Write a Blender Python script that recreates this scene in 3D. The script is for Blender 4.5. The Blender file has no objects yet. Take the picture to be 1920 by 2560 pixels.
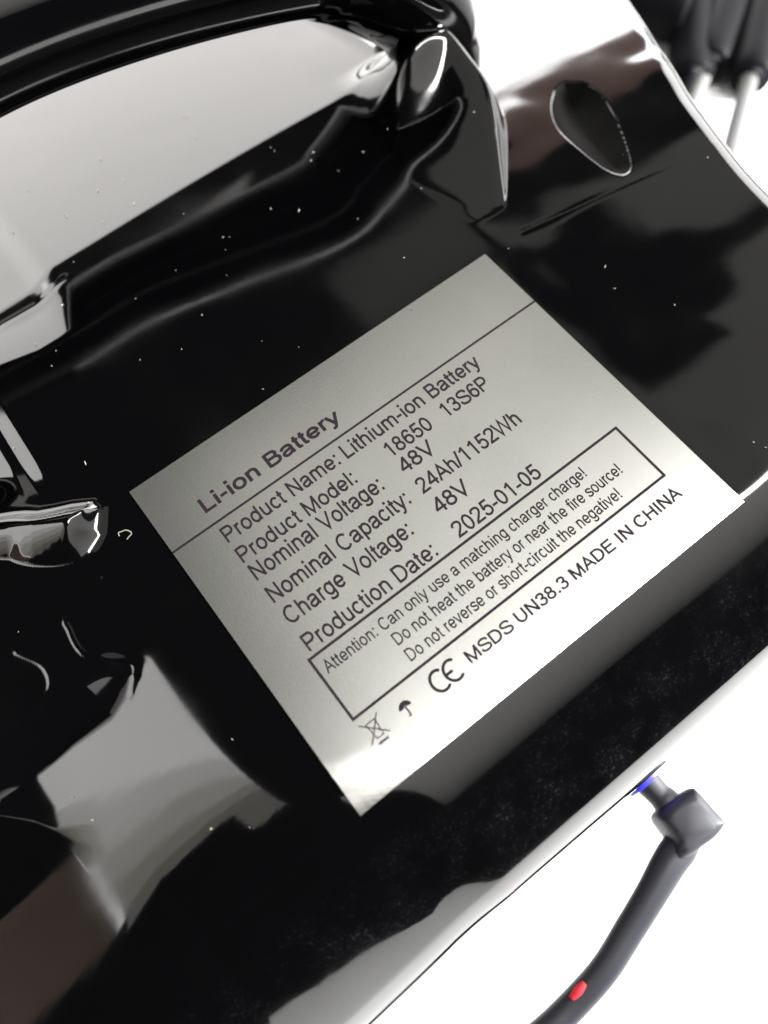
import bpy, math, random
import numpy as np
from mathutils import Vector, Matrix

# ---------------------------------------------------------------- camera, world, lamps
K = 0.1                       # modelling unit: one label width = 10 cm
sc = bpy.context.scene
col = sc.collection
R = math.radians

CAM = Vector((0.046468, -0.948178, 1.603864))
RW = Matrix(((0.7914967, -0.6097763, -0.0413016),
             (-0.5761036, -0.7218120, -0.3835258),
             (0.2040530, 0.3273534, -0.9226062)))     # rows: image right, image down, forward
cd = bpy.data.cameras.new('camera')
cam = bpy.data.objects.new('camera', cd)
col.objects.link(cam)
rot = Matrix((RW[0], -RW[1], -RW[2])).transposed()
cam.matrix_world = Matrix.Translation(CAM * K) @ rot.to_4x4()
cd.sensor_fit = 'HORIZONTAL'
cd.sensor_width = 36
cd.lens = 36 * 2065 / 1920
cd.clip_start = 0.01
cd.clip_end = 100
cd.dof.use_dof = True
cd.dof.focus_distance = 1.78 * K
cd.dof.aperture_fstop = cd.lens / 1000 / (0.036 * K)
cd.dof.aperture_blades = 0
sc.camera = cam

world = bpy.data.worlds.new('World')
sc.world = world
world.use_nodes = True
bg = world.node_tree.nodes['Background']
bg.inputs[0].default_value = (0.93, 0.96, 1.0, 1)
bg.inputs[1].default_value = 0.05

sc.view_settings.view_transform = 'Standard'
sc.view_settings.look = 'None'
sc.view_settings.exposure = 0
sc.view_settings.gamma = 1


def lamp(name, corner, eu, ev, radiance, colr):
    """rectangular lamp spanning corner + eu + ev (modelling units), facing eu x ev"""
    c, u, v = (Vector(t) * K for t in (corner, eu, ev))
    l = bpy.data.lights.new(name, 'AREA')
    l.shape = 'RECTANGLE'
    l.size, l.size_y = u.length, v.length
    l.energy = radiance * math.pi * u.length * v.length
    l.color = colr
    o = bpy.data.objects.new(name, l)
    x = u.normalized()
    y = v.normalized()
    z = x.cross(y)            # a lamp shines along its local -z
    m = Matrix((x, y, z)).transposed().to_4x4()
    o.matrix_world = Matrix.Translation(c + (u + v) / 2) @ m
    col.objects.link(o)
    return o


WARM = (1.0, 0.975, 0.93)
H = 15.0
# ceiling light panels behind the camera (long, soft)
for k in range(14):          # strips dimmed stepwise so their reflection in the lower edge fades softly
    lamp('ceiling_panel_light', (-3.6, -4.9 - .9 * k, H), (25, 0, 0), (0, .9, 0), 2.6 * (1 - (k / 14) ** 1.6) + .05, WARM)
# bright linear tube along the ceiling
lamp('tube_light', (-.3, -3.4, H - .2), (20.6, 0, 0), (0, 1.5, 0), 60, (1, 0.99, 0.97))
# dim area lamps standing in for the ceiling, gaps placed to reflect dark
for x0, x1, y0, y1, ra in ((.7, 10.2, -1.6, 8.4, .72), (10.2, 12.7, -1.6, 3.6, .8), (12.7, 23, -1.6, 4.9, .8), (6.4, 10.2, 8.8, 10.9, .5),
                           (13.2, 23, 6.0, 10.2, .7), (10.9, 13.2, 8.4, 10.2, .6)):
    lamp('ceiling_standin_light', (x0, y0, H), (x1 - x0, 0, 0), (0, y1 - y0, 0), ra, (1, .98, .91))
lamp('streak_reflection_light', (-3, 14.6, 15.0), (9, 0, 0), (0, 0, -3.0), 1.5, WARM)  # added lamp, reflects as the grey streak before the hand recess
# unseen lamps added low on the far side for the bright reflections
lamp('far_reflection_light', (-9, 15, 8.2), (18, 0, 0), (0, 0, -8.6), 5.9, (1, 0.97, 0.945))
lamp('far_reflection_light', (9.3, 15, 7.0), (18, 0, 0), (0, 0, -7.4), 15, (1, 0.985, 0.98))
# unseen lamps added left and right, graded to shape the side reflections
for y0, y1, ra, tint in ((-1.6, -.7, 1.5, (1, .97, .85)), (-.7, .4, 2.4, (1, .97, .86)), (.4, 1.6, 3.6, (1, .98, .9)), (1.6, 3.0, 5.2, (1, .985, .95)), (3.0, 22, 7.4, (1, .985, .97))):
    lamp('side_reflection_light', (-12, y0, 26), (0, y1 - y0, 0), (0, 0, -16.7), ra, tint)
lamp('side_reflection_light', (-12, -4.6, 26), (0, 3.0, 0), (0, 0, -8.0), 1.4, (1, .97, .85))
lamp('side_reflection_light', (-12, -1, 9.2), (0, 9, 0), (0, 0, -.5), 8, (1, .985, .97))
lamp('side_reflection_light', (25, 14, 13), (0, -26, 0), (0, 0, -10), 9, (1, .985, .97))

# added fill light low on the right that burns the table out to white
pl = bpy.data.lights.new('table_fill_light', 'POINT')
pl.energy = 1500
pl.shadow_soft_size = 0.15
po = bpy.data.objects.new('table_fill_light', pl)
po.location = Vector((17, -12, 6.5)) * K
col.objects.link(po)

# ---------------------------------------------------------------- helpers


def new_mat(name):
    m = bpy.data.materials.new(name)
    m.use_nodes = True
    n = m.node_tree.nodes
    return m, n, m.node_tree.links, n['Principled BSDF']


def simple(name, c, rough, metal=0.0, spec=0.5):
    m, n, l, b = new_mat(name)
    b.inputs['Base Color'].default_value = (*c, 1)
    b.inputs['Roughness'].default_value = rough
    b.inputs['Metallic'].default_value = metal
    b.inputs['Specular IOR Level'].default_value = spec
    return m


def mesh_obj(name, verts, faces, mat, parent=None, smooth=True):
    me = bpy.data.meshes.new(name)
    vv = np.asarray(verts, dtype=float) * K
    if parent is not None:
        vv = vv - np.array(parent.location)
    me.from_pydata(vv.tolist(), [], faces)
    if smooth:
        me.polygons.foreach_set('use_smooth', [True] * len(me.polygons))
    me.materials.append(mat)
    me.update()
    o = bpy.data.objects.new(name, me)
    col.objects.link(o)
    if parent is not None:
        o.parent = parent
    return o


def empty(name, loc, label, cat, group=None):
    o = bpy.data.objects.new(name, None)
    o.empty_display_size = 0.01
    o.location = Vector(loc) * K
    col.objects.link(o)
    o['label'] = label
    o['category'] = cat
    if group:
        o['group'] = group
    return o


def unp(u, v, z=0.0):
    s = 1920 / 1659
    q = Vector(((u * s - 960) / 2065, (v * s - 1280) / 2065, 1.0))
    d = RW.transposed() @ q
    k = (z - CAM.z) / d.z
    return CAM + d * k


def sstep(a, b, x):
    t = np.clip((x - a) / (b - a), 0, 1)
    return t * t * (3 - 2 * t)


def catmull(pts, n):
    P = [np.array(p, float) for p in pts]
    P = [2 * P[0] - P[1]] + P + [2 * P[-1] - P[-2]]
    out = []
    for i in range(1, len(P) - 2):
        for k in range(n):
            t = k / n
            a, b, c, d = P[i - 1:i + 3]
            out.append(0.5 * (2 * b + (c - a) * t + (2 * a - 5 * b + 4 * c - d) * t * t
                              + (3 * b - a - 3 * c + d) * t ** 3))
    out.append(P[-2])
    return np.array(out)


def poly_dist(px, py, pts):
    """distance to a polyline and the side sign (positive left of travel)"""
    best = np.full(px.shape, 1e9)
    sgn = np.ones(px.shape)
    for (x0, y0), (x1, y1) in zip(pts[:-1], pts[1:]):
        dx, dy = x1 - x0, y1 - y0
        L2 = dx * dx + dy * dy + 1e-12
        t = np.clip(((px - x0) * dx + (py - y0) * dy) / L2, 0, 1)
        ex, ey = px - x0 - t * dx, py - y0 - t * dy
        d = np.sqrt(ex * ex + ey * ey)
        c = dx * (py - y0) - dy * (px - x0)
        m = d < best - 1e-9
        best = np.where(m, d, best)
        sgn = np.where(m, np.sign(c), sgn)
    return best, sgn


def inside_dist(px, py, poly):
    """signed distance, positive inside a closed polygon"""
    pts = list(poly) + [poly[0]]
    d, _ = poly_dist(px, py, pts)
    ins = np.zeros(px.shape, bool)
    for (x0, y0), (x1, y1) in zip(pts[:-1], pts[1:]):
        cond = ((y0 > py) != (y1 > py)) & (px < (x1 - x0) * (py - y0) / (y1 - y0 + 1e-12) + x0)
        ins ^= cond
    return np.where(ins, d, -d)


rng = np.random.default_rng(7)


def vnoise(px, py, scale, seed):
    r = np.random.default_rng(seed)
    T = r.standard_normal((64, 64))
    x = px * scale + 100.3
    y = py * scale + 100.7
    ix, iy = np.floor(x).astype(int), np.floor(y).astype(int)
    fx, fy = x - ix, y - iy
    fx = fx * fx * fx * (fx * (6 * fx - 15) + 10)
    fy = fy * fy * fy * (fy * (6 * fy - 15) + 10)
    g = lambda a, b: T[a % 64, b % 64]
    return ((g(ix, iy) * (1 - fx) + g(ix + 1, iy) * fx) * (1 - fy)
            + (g(ix, iy + 1) * (1 - fx) + g(ix + 1, iy + 1) * fx) * fy)


# ---------------------------------------------------------------- the case's top surface
YE = -0.83                                       # long lower edge


def G(d, slopes):
    """integral of a piecewise-linear slope profile [(d, slope), ...] (zero before the first)"""
    ds = np.array([s[0] for s in slopes], float)
    ss = np.array([s[1] for s in slopes], float)
    cum = np.concatenate([[0], np.cumsum((ss[1:] + ss[:-1]) / 2 * np.diff(ds))])
    dd = np.clip(d, ds[0], ds[-1])
    i = np.clip(np.searchsorted(ds, dd, side='right') - 1, 0, len(ds) - 2)
    t = dd - ds[i]
    k = (ss[i + 1] - ss[i]) / (ds[i + 1] - ds[i])
    return cum[i] + ss[i] * t + k * t * t / 2 + np.maximum(d - ds[-1], 0) * ss[-1]


DROP = catmull([(-0.13, 1.4), (-0.13, 0.0), (-0.132, -0.34), (-0.125, -0.50), (-0.105, -0.60), (-0.07, -0.69),
                (-0.02, -0.745), (0.06, -0.775), (0.25, -0.80), (0.8, -0.86)], 6)
# the left end falls away only inside this outline; above and beside it the film bridges across
FALL = [(0.35, -0.36), (-0.161, -0.335), (-0.19, -0.365), (-0.28, -0.385), (-0.375, -0.372), (-0.373, -0.465), (-0.396, -0.53), (-0.43, -0.573), (-0.476, -0.587), (-0.555, -0.574), (-1.4, -0.50), (-1.4, -2.0), (0.35, -2.0)]
FALLTOP = [(0.35, -0.33), (-0.161, -0.335), (-0.19, -0.365), (-0.28, -0.385), (-0.375, -0.372), (-1.4, -0.36), (-1.4, -2.0), (0.35, -2.0)]
CREST = catmull([tuple(unp(u, v, z))[:2] for u, v, z in ((1088, 440, 0), (1075, 335, .025), (1066, 235, .07), (1050, 140, .12), (1002, 50, .175), (945, -20, .20), (880, -90, .20), (800, -190, .2))], 5)
RIDGE = catmull([(-0.55, 0.24), (-0.257, 0.113), (-0.19, 0.055), (-0.12, 0.02), (-0.02, -0.01), (0.1, -0.03)], 5)
BOSS = [(-0.9, 0.40), (-0.257, 0.16), (-0.10, 0.07), (-0.056, 0.035), (-0.052, 0.0), (-0.085, -0.055), (-0.123, -0.088),
        (-0.187, -0.118), (-0.37, -0.106), (-0.9, -.02)]
ELL = catmull([(1.572, 0.337), (1.603, 0.285), (1.593, 0.207), (1.552, 0.113), (1.504, 0.032), (1.464, -0.022),
               (1.428, -0.03), (1.406, 0.01), (1.405, 0.098), (1.418, 0.194), (1.461, 0.270), (1.528, 0.329), (1.572, 0.337)], 4)[:-1]
GROOVE = [[tuple(unp(u, v))[:2] for u, v in ((1130, 500), (1240, 450), (1380, 385), (1520, 325))]]
WRINK = [
    ([(-0.15, -0.13), (-0.242, -0.158), (-0.253, -0.186), (-0.257, -0.231), (-0.244, -0.265), (-0.186, -0.322), (-0.226, -0.372)], 0.0013, 0.006),
    ([(-0.36, -0.16), (-0.33, -0.22), (-0.345, -0.27), (-0.41, -0.29)], 0.0012, 0.006),
]


def top(px, py):
    px = np.asarray(px, float)
    py = np.asarray(py, float)
    h = np.zeros(np.broadcast(px, py).shape)
    # slight waviness of the moulding
    h += 0.0004 * (1 - 0.85 * sstep(0.15, 0.35, py)) * vnoise(px, py, 2.3, 1) + 0.00007 * vnoise(px, py, 9.0, 2)
    h += 0.0009 * vnoise(px, py, 5.0, 11) * sstep(1.0, 1.12, px)
    h += 0.0008 * vnoise(px * 1.6 + 3, py * 3, 2.2, 21) * sstep(YE, YE - 0.06, py)
    # lower long edge begins to turn
    h -= G(YE + 0.035 - py, [(0, 0.0), (0.035, 0.17)])
    # far, right part falls gently away beyond a crease
    d = py + 0.055 + (px - 1.3) * 0.12
    wr = sstep(1.02, 1.22, px - 0.22 * sstep(0.35, 0.7, py))
    h -= wr * G(d, [(0, 0.03), (0.1, 0.04), (0.25, 0.13), (0.5, 0.205), (0.9, 0.30)])
    h += wr * 0.0030 * vnoise(px, py, 7.0, 5) * sstep(0.02, 0.25, d) * (1 - sstep(0.36, 0.5, d))
    # the handle's root swells out of the case: smooth on the left, steep on the right
    e, sg = poly_dist(px, py, CREST)
    amp = 0.20 * np.clip((py - 0.08) / 0.46, 0, 1) ** 1.25 * (1 - sstep(0.52, 0.74, py))
    wl = 0.10 + 0.20 * sstep(0.05, 0.45, py)
    q = np.where(sg > 0, amp * 0.5 * (1 + np.cos(np.pi * np.minimum(e / wl, 1))), amp - 2.8 * (np.sqrt(e * e + 0.0006) - 0.0245))
    h += np.maximum(q, 0)
    # hand recess under the handle
    wq = 1 - sstep(1.2, 1.45, px)
    h -= wq * G(py - 0.44 - 0.05 * sstep(0.3, 0.9, px), [(0, 0), (0.09, 0.045), (0.12, 0.06), (0.185, 0.07), (1.0, 0.07)])
    h -= wq * G(py - 0.632 - 0.012 * np.cos(px * 3.0 - 1.6), [(0, 0), (0.012, 0.05), (0.024, 0.15), (0.3, 0.14), (1.2, .12)])
    # left end drops away
    dd, s = poly_dist(px, py, DROP)
    dl = -dd * s                                  # positive on the left (outside)
    m = sstep(-0.42, 0.004, inside_dist(px, py, FALL)) * sstep(-0.10, 0.004, inside_dist(px, py, FALLTOP)) * sstep(0.16, 0.0, px)
    h -= m * G(dl + 0.05, [(0, 0), (0.05, 0.12), (0.10, 0.20), (0.2, 0.27), (0.45, 0.34), (0.8, 0.45)])
    # rounded corner between left end and lower edge
    h -= m * sstep(0.05, -0.25, px) * G(-0.64 - 0.45 * np.maximum(-0.36 - px, 0) - py, [(0, 0), (0.10, 0.09), (0.25, 0.22), (0.5, 0.3)])
    # narrow shoulder beside the boss, and the tucked-in corner of the recess
    m = sstep(-0.07, 0.07, py - 0.15 - 0.5 * np.maximum(-0.16 - px, 0)) * sstep(0.58, 0.48, py)
    h -= m * G(-0.122 - px + 0.03 * (py - 0.25), [(0, 0), (0.004, 0.30), (0.028, 0.34), (0.036, 0.02), (0.052, 0.0), (0.058, 0.27), (0.3, 0.3), (0.8, .5)])
    h -= sstep(0.17, 0.07, px) * G(py - 0.44 - 0.25 * np.maximum(0.02 - px, 0), [(0, 0), (0.014, 0.20), (0.12, 0.20), (0.16, 0.05), (0.3, 0)])
    # rounded boss under the film: steep behind its ridge, falling away to the front
    e, sg = poly_dist(px, py, RIDGE)
    e = -e * sg
    prof = np.where(e > 0, -G(e, [(0, .18), (.045, .34), (.055, .40), (.072, .44), (.10, .75), (.3, .9)]), -0.9 * np.abs(e))
    h += np.maximum(0.056 + prof + 0.12 * (px + 0.06), 0) * sstep(0.0, 0.08, inside_dist(px, py, BOSS))
    for pts, a, wd in WRINK:
        e, _ = poly_dist(px, py, catmull(pts, 5))
        h += a * np.exp(-(e / wd) ** 2)
    e, _ = poly_dist(px, py, [(-.6, .59), (0.0, .605), (0.17, .60)])
    h -= 0.0012 * np.exp(-(e / 0.009) ** 2)
    for pts in GROOVE:
        e, _ = poly_dist(px, py, pts)
        h -= 0.0005 * np.exp(-(e / 0.007) ** 2)
    # screw dish
    m = inside_dist(px, py, ELL)
    h -= G(m, [(0, 0.9), (0.012, 0.75), (0.05, 0.30), (0.10, 0.05)])
    return h


def XR(y):
    ys = np.array([-1.3, -0.83, -0.6, -0.31, -0.19, 0.07, 0.40, 0.75, 1.2, 2.2])
    xs = np.array([1.60, 1.60, 1.60, 1.605, 1.635, 1.715, 1.885, 2.08, 2.37, 3.0])
    return sum(np.interp(np.asarray(y) + k * .05, ys, xs) for k in range(-3, 4)) / 7


def profile(segs, zbot):
    """[(arc length, angle0, angle1)] -> sampled (horizontal, z) offsets"""
    x = z = 0.0
    out = [(0.0, 0.0)]
    for L, a0, a1, n in segs:
        for i in range(n):
            a = R(a0 + (a1 - a0) * (i + .5) / n)
            x += L / n * math.cos(a)
            z -= L / n * math.sin(a)
            out.append((x, z))
    n = 6
    x0, z0 = out[-1]
    for i in range(1, n + 1):
        out.append((x0 + 0.006 * i / n, z0 + (zbot - z0) * i / n))
    return np.array(out)


ZT = -0.95                                       # table top
PL = profile([(0.085, 2.5, 15.4, 10), (0.185, 16.5, 41, 14), (0.006, 41, 57, 2), (0.17, 57, 88, 14)], ZT)
PL2 = profile([(0.11, -9.6, -5.7, 10), (0.05, -5.7, 15.4, 8), (0.12, 16, 41, 10), (0.006, 41, 57, 2), (0.17, 57, 88, 14)], ZT)
PR = profile([(0.035, 6, 20, 8), (0.03, 20, 60, 8), (0.008, 60, 35, 3), (0.06, 50, 88, 12), (0.04, 88, 89, 3), (0.02, 89, 89, 8)], ZT)
PN = len(PL) - 1
PR = np.array([[np.interp(i / PN * (len(PR) - 1), range(len(PR)), PR[:, k]) for k in (0, 1)] for i in range(PN + 1)])

pack = empty('battery_pack', (0.6, 0.3, ZT),
             'glossy black battery case with carry handle and silver rating label lying on the white table', 'battery')


def gloss_black():
    m, n, l, b = new_mat('gloss_black_plastic')
    b.inputs['Roughness'].default_value = 0.045
    b.inputs['IOR'].default_value = 1.5
    tc = n.new('ShaderNodeTexCoord')
    nr = n.new('ShaderNodeTexNoise')             # handling marks: patches of slightly duller gloss
    nr.inputs['Scale'].default_value = 38
    nr.inputs['Detail'].default_value = 5
    l.new(tc.outputs['Object'], nr.inputs['Vector'])
    rr = n.new('ShaderNodeMapRange')
    rr.inputs[1].default_value, rr.inputs[2].default_value = 0.42, 0.75
    rr.inputs[3].default_value, rr.inputs[4].default_value = 0.05, 0.13
    l.new(nr.outputs[0], rr.inputs[0])
    l.new(rr.outputs[0], b.inputs['Roughness'])
    # dust film: patchy and speckled, strongest on the rounded long edge
    n1 = n.new('ShaderNodeTexNoise')
    n1.inputs['Scale'].default_value = 1500
    n1.inputs['Detail'].default_value = 3
    n2 = n.new('ShaderNodeTexNoise')
    n2.inputs['Scale'].default_value = 130
    n2.inputs['Detail'].default_value = 6
    n2.inputs['Roughness'].default_value = 0.7
    l.new(tc.outputs['Object'], n1.inputs['Vector'])
    l.new(tc.outputs['Object'], n2.inputs['Vector'])
    r1 = n.new('ShaderNodeMapRange')
    r1.inputs[1].default_value, r1.inputs[2].default_value = 0.56, 0.78
    l.new(n1.outputs[0], r1.inputs[0])
    r2 = n.new('ShaderNodeMapRange')
    r2.inputs[1].default_value, r2.inputs[2].default_value = 0.46, 0.72
    l.new(n2.outputs[0], r2.inputs[0])
    sx = n.new('ShaderNodeSeparateXYZ')
    l.new(tc.outputs['Object'], sx.inputs[0])
    ry = n.new('ShaderNodeMapRange')            # object y from the label's edge outwards
    ry.inputs[1].default_value, ry.inputs[2].default_value = (-0.88 - 0.3) * K, (-0.98 - 0.3) * K
    l.new(sx.outputs[1], ry.inputs[0])
    a = n.new('ShaderNodeMath'); a.operation = 'MULTIPLY'
    l.new(r1.outputs[0], a.inputs[0]); l.new(r2.outputs[0], a.inputs[1])
    a2 = n.new('ShaderNodeMath'); a2.operation = 'MULTIPLY_ADD'
    l.new(r2.outputs[0], a2.inputs[0]); a2.inputs[1].default_value = 0.06
    l.new(a.outputs[0], a2.inputs[2])
    a3 = n.new('ShaderNodeMath'); a3.operation = 'MULTIPLY'
    l.new(a2.outputs[0], a3.inputs[0]); l.new(ry.outputs[0], a3.inputs[1])
    mx = n.new('ShaderNodeMix'); mx.data_type = 'RGBA'
    mx.inputs[6].default_value = (0.0004, 0.0004, 0.0005, 1)
    mx.inputs[7].default_value = (0.013, 0.0133, 0.0145, 1)
    l.new(a3.outputs[0], mx.inputs[0])
    l.new(mx.outputs[2], b.inputs['Base Color'])
    bp = n.new('ShaderNodeBump')
    bp.inputs['Strength'].default_value = 0.006
    bp.inputs['Distance'].default_value = 0.001
    n3 = n.new('ShaderNodeTexNoise')
    n3.inputs['Scale'].default_value = 220
    l.new(tc.outputs['Object'], n3.inputs['Vector'])
    l.new(n3.outputs[0], bp.inputs['Height'])
    l.new(bp.outputs[0], b.inputs['Normal'])
    return m


BLACK = gloss_black()
MATTE = simple('dull_black_plastic', (0.0011, 0.0010, 0.0009), 0.5, spec=0.02)


def build_shell():
    Y1 = 2.1
    ys = np.concatenate([np.linspace(YE, YE + 0.04, 10)[:-1], np.linspace(YE + 0.04, Y1, 600)])
    fx = np.linspace(0, 1, 800)
    nv, nu = len(ys) + PN, len(fx) + PN
    V = np.zeros((nv, nu, 3))
    # rows 0..PN-1: lower profile, outermost first
    for j in range(nv):
        sv = PN - j if j < PN else 0
        y = ys[max(j - PN, 0)]
        xr = XR(y)
        x = -1.15 + (xr + 1.15) * fx
        su = np.zeros(nu)
        su[len(fx):] = np.arange(1, PN + 1)
        X = np.concatenate([x, np.full(PN, xr)])
        s = np.sqrt(su ** 2 + sv ** 2)
        sm = np.minimum(np.maximum(su, sv), PN)
        PLx = [PL[:, k] for k in (0, 1)]
        PN2 = len(PL2) - 1
        p2 = [np.interp(np.arange(PN + 1) / PN * PN2, range(PN2 + 1), PL2[:, k]) for k in (0, 1)]
        wx = sstep(0.14, -0.30, X)
        wgt = np.where(s > 0, su ** 2 / np.maximum(s, 1e-9) ** 2, 0)
        si = np.arange(PN + 1)
        hor = (1 - wgt) * ((1 - wx) * np.interp(sm, si, PL[:, 0]) + wx * np.interp(sm, si, p2[0])) + wgt * np.interp(sm, si, PR[:, 0])
        zz = (1 - wgt) * ((1 - wx) * np.interp(sm, si, PL[:, 1]) + wx * np.interp(sm, si, p2[1])) + wgt * np.interp(sm, si, PR[:, 1])
        cx = np.where(s > 0, su / np.maximum(s, 1e-9), 0)
        cy = np.where(s > 0, sv / np.maximum(s, 1e-9), 0)
        h = top(X, y - cy * hor)
        fade = np.clip(1 - zz / ZT, 0, 1)
        V[j, :, 0] = X + cx * hor
        V[j, :, 1] = y - cy * hor
        V[j, :, 2] = np.maximum(h * fade + zz, ZT)
    idx = np.arange(nv * nu).reshape(nv, nu)
    F = np.stack([idx[:-1, :-1], idx[:-1, 1:], idx[1:, 1:], idx[1:, :-1]], -1).reshape(-1, 4)
    V = V.reshape(-1, 3)
    # close the far and left sides down to the table
    V = V.tolist()
    F = F.tolist()
    for line in (idx[-1, :], idx[::-1, 0]):
        base = len(V)
        for i in line:
            V.append((V[i][0], V[i][1], ZT))
        for k in range(len(line) - 1):
            F.append([int(line[k]), int(line[k + 1]), base + k + 1, base + k])
    A = np.array(V)
    Fa = np.array(F)
    c = A[Fa].mean(1)
    ins = inside_dist(c[:, 0], c[:, 1], ELL) > 0.003
    mesh_obj('case_shell', V, Fa[~ins].tolist(), BLACK, pack)
    sub = Fa[ins]
    ids, inv = np.unique(sub, return_inverse=True)
    o = mesh_obj('screw_recess', A[ids], inv.reshape(-1, 4).tolist(), MATTE, pack)
    o['label'] = 'oval screw recess with a dull dark inside'


build_shell()


def sweep(name, pts, radii, mat, parent, n=28, sub=8, squash=1.0):
    P = catmull(pts, sub)
    rr = catmull([(r, 0) for r in radii], sub)[:, 0]
    sq = catmull([(r, 0) for r in squash], sub)[:, 0] if isinstance(squash, list) else [squash] * len(P)
    V, F = [], []
    up = Vector((0, 0, 1))
    for i, p in enumerate(P):
        t = Vector(P[min(i + 1, len(P) - 1)] - P[max(i - 1, 0)]).normalized()
        s = t.cross(up)
        if s.length < 1e-4:
            s = Vector((1, 0, 0))
        s.normalize()
        b = s.cross(t)
        for k in range(n):
            a = 2 * math.pi * k / n
            q = Vector(p) + s * (math.cos(a) * rr[i]) + b * (math.sin(a) * rr[i] * sq[i])
            V.append(tuple(q))
    for i in range(len(P) - 1):
        for k in range(n):
            F.append((i * n + k, i * n + (k + 1) % n, (i + 1) * n + (k + 1) % n, (i + 1) * n + k))
    F.append(tuple(range(n))[::-1])
    F.append(tuple((len(P) - 1) * n + k for k in range(n)))
    return mesh_obj(name, V, F, mat, parent)


HAND = [(985, 130, -.16, .10, .8), (935, 55, -.03, .15, .8), (872, -25, .13, .175, .85), (795, -88, .26, .172, .95), (705, -124, .35, .163, 1), (600, -120, .40, .15, 1), (300, -50, .42, .15, 1), (0, 55, .42, .15, 1), (-300, 205, .42, .15, 1), (-700, 420, .38, .15, 1), (-900, 560, .2, .17, 1), (-1000, 700, -.1, .2, 1)]
sweep('carry_handle', [tuple(unp(u, v, z)) for u, v, z, r, q in HAND], [h[3] for h in HAND], BLACK, pack, n=64, sub=14, squash=[h[4] for h in HAND])

# ---------------------------------------------------------------- rating label
LH = 0.8275


def label_mat():
    m, n, l, b = new_mat('brushed_silver_film')
    b.inputs['Metallic'].default_value = 1.0
    b.inputs['Roughness'].default_value = 0.23
    tc = n.new('ShaderNodeTexCoord')
    nz = n.new('ShaderNodeTexNoise')
    nz.inputs['Scale'].default_value = 2600
    nz.inputs['Detail'].default_value = 2
    l.new(tc.outputs['Object'], nz.inputs['Vector'])
    n2 = n.new('ShaderNodeTexNoise')
    n2.inputs['Scale'].default_value = 45
    n2.inputs['Detail'].default_value = 2
    l.new(tc.outputs['Object'], n2.inputs['Vector'])
    cr = n.new('ShaderNodeValToRGB')
    cr.color_ramp.elements[0].position = 0.3
    cr.color_ramp.elements[0].color = (0.495, 0.498, 0.474, 1)
    cr.color_ramp.elements[1].position = 0.7
    cr.color_ramp.elements[1].color = (0.535, 0.532, 0.510, 1)
    l.new(n2.outputs[0], cr.inputs[0])
    mx = n.new('ShaderNodeMix'); mx.data_type = 'RGBA'; mx.blend_type = 'OVERLAY'
    mx.inputs[0].default_value = 0.06
    l.new(cr.outputs[0], mx.inputs[6])
    l.new(nz.outputs[0], mx.inputs[7])
    l.new(mx.outputs[2], b.inputs['Base Color'])
    bp = n.new('ShaderNodeBump')
    bp.inputs['Strength'].default_value = 0.03
    bp.inputs['Distance'].default_value = 0.0002
    l.new(nz.outputs[0], bp.inputs['Height'])
    l.new(bp.outputs[0], b.inputs['Normal'])
    return m


SILVER = label_mat()
INK = simple('label_ink', (0.0095, 0.0065, 0.0085), 0.5, spec=0.03)


def lab_z(x, y):
    """height of the label's face; x right, y down from its top left corner"""
    return top(np.asarray(x, float), -np.asarray(y, float)) + 0.0022


def build_label():
    nx, ny = 60, 90
    X, Y = np.meshgrid(np.linspace(0, 1, nx), np.linspace(0, LH, ny))
    Z = lab_z(X, Y)
    V = np.stack([X, -Y, Z], -1).reshape(-1, 3)
    idx = np.arange(nx * ny).reshape(ny, nx)
    F = np.stack([idx[:-1, :-1], idx[1:, :-1], idx[1:, 1:], idx[:-1, 1:]], -1).reshape(-1, 4).tolist()
    V = V.tolist()
    ring = list(idx[0, :]) + list(idx[1:, -1]) + list(idx[-1, -2::-1]) + list(idx[-2:0:-1, 0])
    b = len(V)
    for i in ring:
        V.append((V[i][0], V[i][1], V[i][2] - 0.0018))
    for k in range(len(ring)):
        j = (k + 1) % len(ring)
        F.append([int(ring[k]), int(ring[j]), b + j, b + k])
    o = mesh_obj('rating_label', V, F, SILVER, pack, smooth=False)
    o['label'] = 'silver rating label printed in black, stuck on the black case'
    return o


label = build_label()

# stroke lettering: every glyph is (advance, [strokes]) in 1/1000 em


def arc(cx, cy, rx, ry, a0, a1, n=None):
    n = n or max(4, int(abs(a1 - a0) / 15))
    return [(cx + rx * math.cos(R(a0 + (a1 - a0) * i / n)), cy + ry * math.sin(R(a0 + (a1 - a0) * i / n))) for i in range(n + 1)]


def sp(*p):
    return [tuple(q) for q in catmull(p, 5)]


def bar(y, x0, x1, t=None):
    return [(x0, y), (x1, y)]


def dot(x, y):
    return ('dot', x, y)


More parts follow.
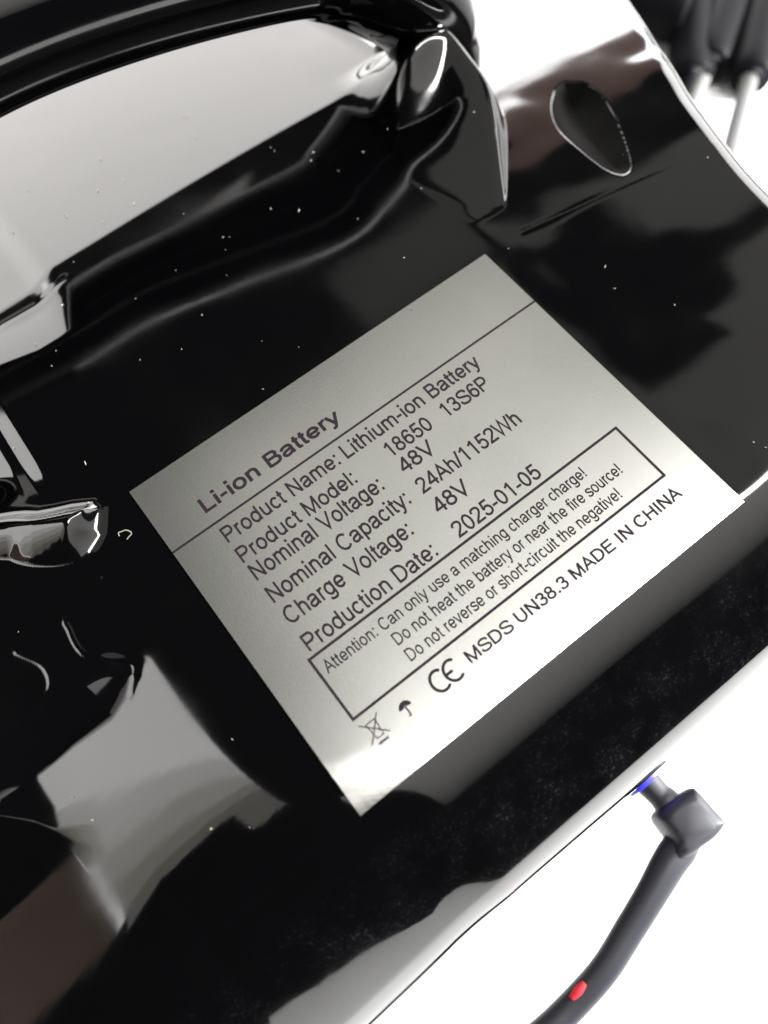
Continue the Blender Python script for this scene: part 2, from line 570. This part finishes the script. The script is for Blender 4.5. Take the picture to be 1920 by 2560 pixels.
GL = {
    'L': (556, [[(122, 716), (122, 44), (525, 44)]]),
    'i': (222, [[(111, 0), (111, 519)], dot(111, 616)]),
    '-': (333, [bar(262, 35, 298)]),
    'o': (556, [arc(277, 259, 196, 228, 0, 360)]),
    'n': (556, [[(110, 0), (110, 519)], arc(277, 320, 167, 167, 180, 0) + [(444, 0)]]),
    'h': (556, [[(110, 0), (110, 716)], arc(277, 320, 167, 167, 180, 0) + [(444, 0)]]),
    'm': (833, [[(110, 0), (110, 519)], arc(263, 335, 153, 152, 180, 0) + [(416, 0)], arc(569, 335, 153, 152, 180, 0) + [(722, 0)]]),
    'u': (556, [[(110, 519)] + arc(277, 200, 167, 168, 180, 360), [(444, 519), (444, 0)]]),
    'B': (667, [[(118, 0), (118, 716)], [(118, 672), (370, 672)] + arc(370, 525, 150, 147, 90, -90) + [(118, 378)],
                [(370, 378), (400, 378)] + arc(400, 211, 172, 167, 90, -90) + [(118, 44)]]),
    'a': (556, [sp((75, 365), (120, 450), (260, 487), (390, 465), (434, 370), (434, 250)) + [(436, 100), (470, 0)],
                sp((432, 305), (330, 275), (190, 250), (100, 205), (80, 130), (130, 50), (230, 32), (350, 70), (420, 150), (434, 240))]),
    't': (278, [[(128, 660)] + [(128, 120)] + sp((128, 120), (145, 60), (190, 38), (262, 46)), bar(480, 20, 250)]),
    'e': (556, [[(80, 250), (475, 250)], arc(277, 259, 198, 228, 0, 325)]),
    'r': (333, [[(110, 0), (110, 519)], arc(255, 320, 145, 160, 180, 70)]),
    'y': (500, [[(44, 519), (253, 5)], [(456, 519), (258, 10)] + sp((258, 10), (205, -110), (150, -165), (55, -168))]),
    'P': (667, [[(122, 0), (122, 716)], [(122, 672), (400, 672)] + arc(400, 500, 172, 172, 90, -90) + [(122, 328)]]),
    'd': (556, [arc(262, 259, 185, 228, 0, 360), [(445, 0), (445, 716)]]),
    'b': (556, [arc(295, 259, 185, 228, 0, 360), [(110, 0), (110, 716)]]),
    'p': (556, [arc(295, 259, 185, 228, 0, 360), [(110, -199), (110, 519)]]),
    'g': (556, [arc(262, 259, 185, 228, 0, 360), [(445, 519), (445, 0)] + sp((445, 0), (425, -110), (340, -168), (240, -172), (140, -150), (88, -75))]),
    'c': (500, [arc(270, 259, 190, 228, 42, 318)]),
    'N': (722, [[(122, 0), (122, 716)], [(130, 700), (592, 16)], [(600, 0), (600, 716)]]),
    'M': (833, [[(118, 0), (118, 716)], [(122, 700), (416, 30), (710, 700)], [(714, 0), (714, 716)]]),
    'l': (222, [[(110, 0), (110, 716)]]),
    'V': (667, [[(44, 716), (333, 28), (622, 716)]]),
    'C': (722, [arc(375, 358, 285, 326, 42, 318)]),
    'D': (722, [[(122, 0), (122, 716)], [(122, 672), (340, 672)] + arc(340, 358, 290, 314, 90, -90) + [(122, 44)]]),
    'A': (667, [[(42, 0), (333, 690), (624, 0)], bar(250, 140, 526)]),
    'W': (944, [[(44, 716), (255, 26), (472, 695), (689, 26), (900, 716)]]),
    'f': (278, [[(138, 0), (138, 560)] + sp((138, 560), (150, 640), (195, 676), (270, 670)), bar(480, 20, 255)]),
    's': (500, [sp((435, 375), (395, 455), (255, 488), (125, 455), (92, 385), (145, 310), (255, 268), (375, 230), (432, 155), (400, 70), (260, 32), (115, 60), (62, 150))]),
    'v': (500, [[(44, 519), (250, 22), (456, 519)]]),
    'S': (667, [sp((590, 510), (540, 625), (420, 674), (320, 677), (180, 645), (115, 545), (150, 450), (260, 395), (400, 350), (550, 295), (602, 195), (550, 90), (430, 40), (320, 38), (150, 85), (82, 220))]),
    'U': (722, [[(120, 716)] + arc(361, 285, 241, 245, 180, 360) + [(602, 716)]]),
    'E': (667, [[(122, 0), (122, 716)], bar(672, 122, 615), bar(376, 122, 585), bar(44, 122, 625)]),
    'I': (278, [[(139, 0), (139, 716)]]),
    'H': (722, [[(122, 0), (122, 716)], [(600, 0), (600, 716)], bar(376, 122, 600)]),
    '!': (278, [[(139, 190), (139, 716)], dot(139, 0)]),
    '.': (278, [dot(139, 0)]),
    ':': (278, [dot(139, 0), dot(139, 419)]),
    '/': (278, [[(15, -12), (262, 728)]]),
    '1': (556, [[(330, 0), (330, 716)], [(325, 690), (250, 610), (135, 548)]]),
    '0': (556, [arc(276, 352, 192, 320, 0, 360)]),
    '2': (556, [sp((82, 510), (125, 630), (280, 676), (425, 630), (467, 520), (420, 405), (270, 255), (130, 125), (80, 44)) + [(512, 44)]]),
    '3': (556, [sp((85, 530), (140, 640), (270, 676), (405, 630), (440, 530), (395, 420), (285, 378), (225, 376)),
                sp((285, 378), (425, 330), (468, 200), (405, 80), (270, 36), (130, 80), (78, 190))]),
    '4': (556, [[(398, 0), (398, 716)], [(398, 690), (52, 208)], bar(208, 30, 522)]),
    '5': (556, [[(480, 672), (165, 672), (112, 325)], sp((112, 325), (190, 400), (290, 430), (415, 380), (468, 240), (420, 100), (270, 36), (135, 80), (78, 190))]),
    '6': (556, [arc(285, 225, 188, 190, 0, 360), sp((97, 225), (95, 350), (130, 530), (210, 645), (315, 676), (420, 640), (465, 540))]),
    '8': (556, [arc(276, 525, 160, 151, 0, 360), arc(276, 207, 195, 172, 0, 360)]),
}


def ribbon(pts, hw, V, F, z):
    P = [np.array(p, float) for p in pts]
    Q = [P[0]]
    for p in P[1:]:
        if np.hypot(*(p - Q[-1])) > 1e-6:
            Q.append(p)
    closed = np.hypot(*(Q[0] - Q[-1])) < 1e-3
    if closed:
        Q = Q[:-1]
    n = len(Q)
    base = len(V)
    for i in range(n):
        a = Q[i - 1] if (i > 0 or closed) else None
        b = Q[(i + 1) % n] if (i < n - 1 or closed) else None
        d0 = (Q[i] - a) / np.hypot(*(Q[i] - a)) if a is not None else None
        d1 = (b - Q[i]) / np.hypot(*(b - Q[i])) if b is not None else None
        if d0 is None: d0 = d1
        if d1 is None: d1 = d0
        n0 = np.array((-d0[1], d0[0])); n1 = np.array((-d1[1], d1[0]))
        m = n0 + n1
        m = m / max(np.hypot(*m), 1e-6)
        k = hw / max(m @ n0, 0.45)
        V.append((*(Q[i] + m * k), z))
        V.append((*(Q[i] - m * k), z))
    for i in range(n if closed else n - 1):
        j = (i + 1) % n
        F.append((base + 2 * i + 1, base + 2 * j + 1, base + 2 * j, base + 2 * i))


def text_geo(s, weight):
    V, F = [], []
    x = 0
    q = 0
    for ch in s:
        if ch == ' ':
            x += 278
            continue
        adv, st = GL[ch]
        for t in st:
            q += 1
            if t[0] == 'dot':
                w = weight * 1.1
                pts = [(x + t[1], t[2]), (x + t[1], t[2] + w)]
                ribbon(pts, w / 2, V, F, q % 7)
            else:
                ribbon([(x + a, b) for a, b in t], weight / 2, V, F, q % 7)
        x += adv
    return np.array(V), F


def put_text(name, s, x0, x1, base, cap, weight=92):
    V, F = text_geo(s, weight)
    lo, hi = V[:, 0].min(), V[:, 0].max()
    X = x0 + (V[:, 0] - lo) / (hi - lo) * (x1 - x0)
    Y = base - V[:, 1] * cap / 716
    Z = lab_z(X, Y) + 0.0006 + V[:, 2] * 0.00006
    o = mesh_obj(name, np.stack([X, -Y, Z], -1), F, INK, label, smooth=False)
    return o


def put_strokes(name, strokes, hw):
    V, F = [], []
    for i, t in enumerate(strokes):
        ribbon(t, hw, V, F, i % 7)
    V = np.array(V)
    Z = lab_z(V[:, 0], V[:, 1]) + 0.0006 + V[:, 2] * 0.00006
    F = [f[::-1] for f in F]
    return mesh_obj(name, np.stack([V[:, 0], -V[:, 1], Z], -1), F, INK, label, smooth=False)


# children of the label need coordinates relative to the pack (the label sits at the pack's origin)
_mesh_obj = mesh_obj


def mesh_obj(name, verts, faces, mat, parent=None, smooth=True):
    if parent is label:
        o = _mesh_obj(name, np.asarray(verts) - np.array(pack.location) / K, faces, mat, None, smooth)
        o.parent = label
        return o
    return _mesh_obj(name, verts, faces, mat, parent, smooth)


for s, x0, x1, base, cap, w in [
        ('Li-ion Battery', .1035, .4640, .1455, .0355, 126),
        ('Product Name:', .1040, .3985, .2322, .0370, 102),
        ('Lithium-ion Battery', .4155, .7933, .2322, .0370, 102),
        ('Product Model:', .1040, .4005, .2895, .0370, 102),
        ('18650', .4925, .6095, .2895, .0370, 102),
        ('13S6P', .6480, .7735, .2895, .0370, 102),
        ('Nominal Voltage:', .1050, .4360, .3385, .0385, 102),
        ('48V', .4895, .5785, .3385, .0370, 102),
        ('Nominal Capacity:', .1053, .4603, .3995, .0385, 102),
        ('24Ah/1152Wh', .4905, .7680, .3995, .0370, 102),
        ('Charge Voltage:', .1053, .4210, .4575, .0385, 102),
        ('48V', .4880, .5770, .4575, .0370, 102),
        ('Production Date:', .1047, .4315, .5250, .0375, 102),
        ('2025-01-05', .4865, .7160, .5240, .0365, 102),
        ('Attention: Can only use a matching charger charge!', .1075, .7885, .5825, .0265, 95),
        ('Do not heat the battery or near the fire source!', .2490, .8525, .6235, .0270, 95),
        ('Do not reverse or short-circuit the negative!', .2496, .8125, .6640, .0270, 95),
        ('MSDS UN38.3 MADE IN CHINA', .3390, .9125, .7390, .0265, 114)]:
    put_text('printed_text', s, x0, x1, base, cap, w)
put_strokes('printed_rule', [[(i / 60, .1777) for i in range(61)]], .0024)
put_strokes('printed_frame', [
    [(.0933 + .8209 * i / 50, .5372) for i in range(51)] + [(.9142, .5372 + .1453 * i / 10) for i in range(1, 11)]
    + [(.9142 - .8209 * i / 50, .6825) for i in range(1, 51)] + [(.0933, .6825 - .1453 * i / 10) for i in range(1, 11)]], .0029)
put_strokes('printed_mark', [arc(.2700, .7265, .0185, .0215, 50, 310), arc(.3030, .7265, .0185, .0215, 50, 310), [(.2845, .7265), (.3020, .7265)]], .0030)
put_strokes('umbrella_symbol', [
    [(.1865 + .0125 * k * math.cos(R(180 - 9 * i)), .7265 - .0120 * (0.35 + 0.65 * k) * math.sin(R(180 - 9 * i)) - .0012 * (1 - k)) for i in range(21)] for k in (1, .78, .56, .34)]
    + [[(.1865, .7130), (.1865, .7400)] + arc(.1840, .7405, .0025, .0035, 0, 150)], .0015)
put_strokes('crossed_bin_symbol', [
    [(.1055, .7060), (.1265, .7060), (.1235, .7390), (.1085, .7390), (.1055, .7060)],
    [(.0935, .6985), (.1365, .7425)], [(.1365, .6985), (.0930, .7430)]], .0011)
put_strokes('bin_symbol_bar', [[(.1048, .7490), (.1268, .7490)]], .0022)

# ---------------------------------------------------------------- table
def table_mat():
    m, n, l, b = new_mat('white_table_laminate')
    b.inputs['Roughness'].default_value = 0.5
    tc = n.new('ShaderNodeTexCoord')
    nz = n.new('ShaderNodeTexNoise')
    nz.inputs['Scale'].default_value = 30
    l.new(tc.outputs['Object'], nz.inputs['Vector'])
    cr = n.new('ShaderNodeValToRGB')
    cr.color_ramp.elements[0].color = (0.78, 0.78, 0.77, 1)
    cr.color_ramp.elements[1].color = (0.84, 0.84, 0.83, 1)
    l.new(nz.outputs[0], cr.inputs[0])
    l.new(cr.outputs[0], b.inputs['Base Color'])
    return m


t = mesh_obj('table_top', [(-9, -9, ZT - .003), (12, -9, ZT - .003), (12, 13, ZT - .003), (-9, 13, ZT - .003),
                           (-9, -9, ZT - .3), (12, -9, ZT - .3), (12, 13, ZT - .3), (-9, 13, ZT - .3)],
             [(0, 1, 2, 3), (7, 6, 5, 4), (0, 4, 5, 1), (1, 5, 6, 2), (2, 6, 7, 3), (3, 7, 4, 0)], table_mat(), None, False)
t['kind'] = 'structure'

BROWN = simple('brown_reflector', (0.095, 0.056, 0.047), 0.6)  # unseen panel added to reflect brown in the far right of the case
w = mesh_obj('reflected_panel', [(10.5, 15.1, 7.1), (32, 15.1, 7.1), (32, 15.1, 13.4), (10.5, 15.1, 13.4), (10.5, 15.6, 7.1), (32, 15.6, 7.1), (32, 15.6, 13.4), (10.5, 15.6, 13.4)],
             [(0, 1, 2, 3), (7, 6, 5, 4), (0, 4, 5, 1), (1, 5, 6, 2), (2, 6, 7, 3), (3, 7, 4, 0)], BROWN, None, False)
w['kind'] = 'structure'
BROWN2 = simple('dark_brown_panel', (0.085, 0.056, 0.043), 0.6)  # second unseen panel, added for the brown reflection at the lower left
w = mesh_obj('reflected_panel', [(-12.2, -1.0, -1), (-12.2, 6, -1), (-12.2, 6, 8.7), (-12.2, -1.0, 8.7), (-12.7, -1.0, -1), (-12.7, 6, -1), (-12.7, 6, 8.7), (-12.7, -1.0, 8.7)],
             [(0, 1, 2, 3), (7, 6, 5, 4), (0, 4, 5, 1), (1, 5, 6, 2), (2, 6, 7, 3), (3, 7, 4, 0)], BROWN2, None, False)
w['kind'] = 'structure'

# ---------------------------------------------------------------- plug and cable
RUB = simple('grey_black_rubber', (0.013, 0.0135, 0.018), 0.5, spec=.35)
BLUE = simple('blue_plastic', (0.03, 0.03, 0.55), 0.4)
RED = simple('red_mark_paint', (0.40, 0.02, 0.03), 0.7, spec=.1)


def tube(name, pts, r, mat, parent, n=20, sub=6):
    rr = r if isinstance(r, (list, tuple)) else [r] * len(pts)
    return sweep(name, pts, rr, mat, parent, n=n, sub=sub)


zc = -0.70


def us(u, v, z):
    return unp(u / (1920 / 1659), v / (1920 / 1659), z)


pin = us(1609, 1946, zc)
base = empty('charging_cable', (pin.x + .1, pin.y - .2, ZT), 'black right-angle plug and cord plugged into the side of the battery case', 'cable')
ax = (us(1672, 2012, zc) - pin).normalized()
tube('plug_pin_collar', [tuple(pin - ax * .06), tuple(pin), tuple(pin + ax * .05), tuple(us(1660, 1998, zc)), tuple(us(1685, 2025, zc))], [.040, .038, .034, .037, .040], RUB, base)


def block(name, outline, z0, z1, mat, parent):
    """a closed outline thickened and rounded off above and below"""
    c = sum(outline, Vector()) / len(outline)
    V, F = [], []
    n = len(outline)
    lay = [(-1, .62), (-.86, .86), (-.55, .97), (0, 1), (.55, .97), (.86, .86), (1, .62)]
    for t, sc_ in lay:
        for p in outline:
            q = c + (p - c) * sc_
            V.append((q.x, q.y, (z0 + z1) / 2 + (z1 - z0) / 2 * t))
    for k in range(len(lay) - 1):
        for i in range(n):
            j = (i + 1) % n
            F.append((k * n + i, k * n + j, (k + 1) * n + j, (k + 1) * n + i))
    F.append(tuple(range(n))[::-1])
    F.append(tuple((len(lay) - 1) * n + i for i in range(n)))
    return mesh_obj(name, V, F, mat, parent)


corners = [(1632, 2040), (1664, 2004), (1715, 1972), (1732, 1976), (1768, 2016), (1798, 2050), (1801, 2064), (1776, 2096), (1746, 2118),
           (1716, 2140), (1690, 2150), (1676, 2136), (1674, 2108), (1652, 2076)]
ring = [us(u, v, zc) for u, v in corners]
if sum(a.x * b.y - b.x * a.y for a, b in zip(ring, ring[1:] + ring[:1])) < 0:
    ring.reverse()
loop = [Vector(q) for q in catmull([tuple(p) for p in ring + ring[:1]], 3)[:-1]]
block('plug_body', loop, zc - .072, zc + .072, RUB, base)
tube('cord', [tuple(us(u, v, z)) for u, v, z in ((1722, 2088, zc), (1700, 2118, zc), (1672, 2158, zc), (1628, 2235, zc - .01), (1570, 2330, zc - .03), (1510, 2425, -.75),
                                                   (1430, 2515, -.78), (1350, 2590, -.80), (1220, 2690, -.85), (1040, 2810, -.90))],
     [.036, .044, .043, .039, .037, .036, .036, .036, .036, .036], RUB, base, n=24)
tube('red_mark', [tuple(us(1462, 2458, -.735)), tuple(us(1446, 2476, -.74)), tuple(us(1428, 2496, -.745))], [.007, .0115, .007], RED, base)
tube('charge_socket', [tuple(pin - ax * .05), tuple(pin - ax * .012), tuple(pin + ax * .012)], [.064, .064, .058], BLUE, pack)

# ---------------------------------------------------------------- output leads on the table behind the case
SLEEVE = simple('black_heat_shrink', (0.004, 0.004, 0.005), 0.5, spec=.04)
GREY = simple('grey_wire_jacket', (0.10, 0.10, 0.097), 0.5, spec=.2)
zw = ZT + .09
for i, (a, b, c) in enumerate([((1490, 165), (1500, -60), (1468, 260)),
                               ((1530, 135), (1612, -90), (1480, 260)),
                               ((1620, 165), (1668, -60), (1570, 360))]):
    pa, pb, pc = unp(*a, zw), unp(*b, zw), unp(*c, zw)
    e = empty('output_lead', (pa.x, pa.y, ZT), ['black sleeved lead nearest to the rim of the battery case',
              'middle lead with a black sleeve end and thin grey wire on the white table',
              'black sleeved lead with grey wire farthest from the battery case'][i], 'wire', 'sleeved leads on the white table')
    tube('sleeve', [tuple(pa + (pa - pb).normalized() * .015), tuple(pa), tuple(pa.lerp(pb, .3)), tuple(pb), tuple(pb + (pb - pa) * .6)], [.05, .085, .09, .09, .09], SLEEVE, e)
    tube('wire', [tuple(pa.lerp(pb, .1)), tuple(pa), tuple(pa.lerp(pc, .5)), tuple(pc), tuple(pc + (pc - pa) * .5)], .034, GREY if i else SLEEVE, e)
pa, pb = unp(1350, -20, -.8), unp(1480, 15, -.8)
e = empty('connector_block', (pa.x, pa.y, ZT), 'black connector block half hidden behind the battery case', 'connector')
tube('housing', [tuple(pa), tuple(pa.lerp(pb, .2)), tuple(pb), tuple(pb + (pb - pa) * .05)], [.12, .14, .14, .1], SLEEVE, e)

# ---------------------------------------------------------------- dust on the case
DUST = simple('pale_dust', (0.125, 0.115, 0.09), 0.8)
random.seed(5)
V, F = [], []


def fleck(x, y, L, w, ang, z):
    b = len(V)
    c, s = math.cos(ang), math.sin(ang)
    k = 5
    for i in range(k):
        a = 2 * math.pi * i / k
        r = 0.7 + 0.6 * random.random()
        px, py = L * math.cos(a) * r, w * math.sin(a) * r
        V.append((x + px * c - py * s, y + px * s + py * c, z + 0.0015 + 0.002 * random.random()))
    V.append((x, y, z + 0.005))
    for i in range(k):
        F.append((b + i, b + (i + 1) % k, b + k))


N = 0
while N < 100:
    x, y = random.uniform(-0.5, 1.7), random.uniform(-0.82, 1.0)
    if 0 < x < 1 and -LH < y < 0 and random.random() < .75:
        continue
    if random.random() > (0.9 if (x < 0.9 and y > -.3) else 0.35):
        continue
    on_label = 0 < x < 1 and -LH < y < 0
    z = float(top(np.array([x]), np.array([y]))[0]) + (0.002 if on_label else 0)
    big = random.random() < .16
    L = random.uniform(.0014, .0030) * (1.5 if big else 1)
    fleck(x, y, L * random.choice((1, 1, 1.8)), L * .6, random.uniform(0, 3.14), z)
    N += 1
pts = [unp(u, v, .004) for u, v in ((258, 1158), (256, 1151), (263, 1148), (272, 1145), (281, 1148), (284, 1153), (279, 1159), (274, 1165))]
hair = catmull([tuple(p) for p in pts], 4)
b0 = len(V)
for i, p in enumerate(hair):
    t = hair[min(i + 1, len(hair) - 1)] - hair[max(i - 1, 0)]
    nrm = np.array((-t[1], t[0], 0)) / max(np.hypot(t[0], t[1]), 1e-9) * .0011
    V.append(tuple(p + nrm)); V.append(tuple(p - nrm))
for i in range(len(hair) - 1):
    F.append((b0 + 2 * i, b0 + 2 * i + 1, b0 + 2 * i + 3, b0 + 2 * i + 2))
d = mesh_obj('dust', V, F, DUST, None, False)
d['kind'] = 'stuff'
d['label'] = 'pale dust flecks scattered over the glossy black case'
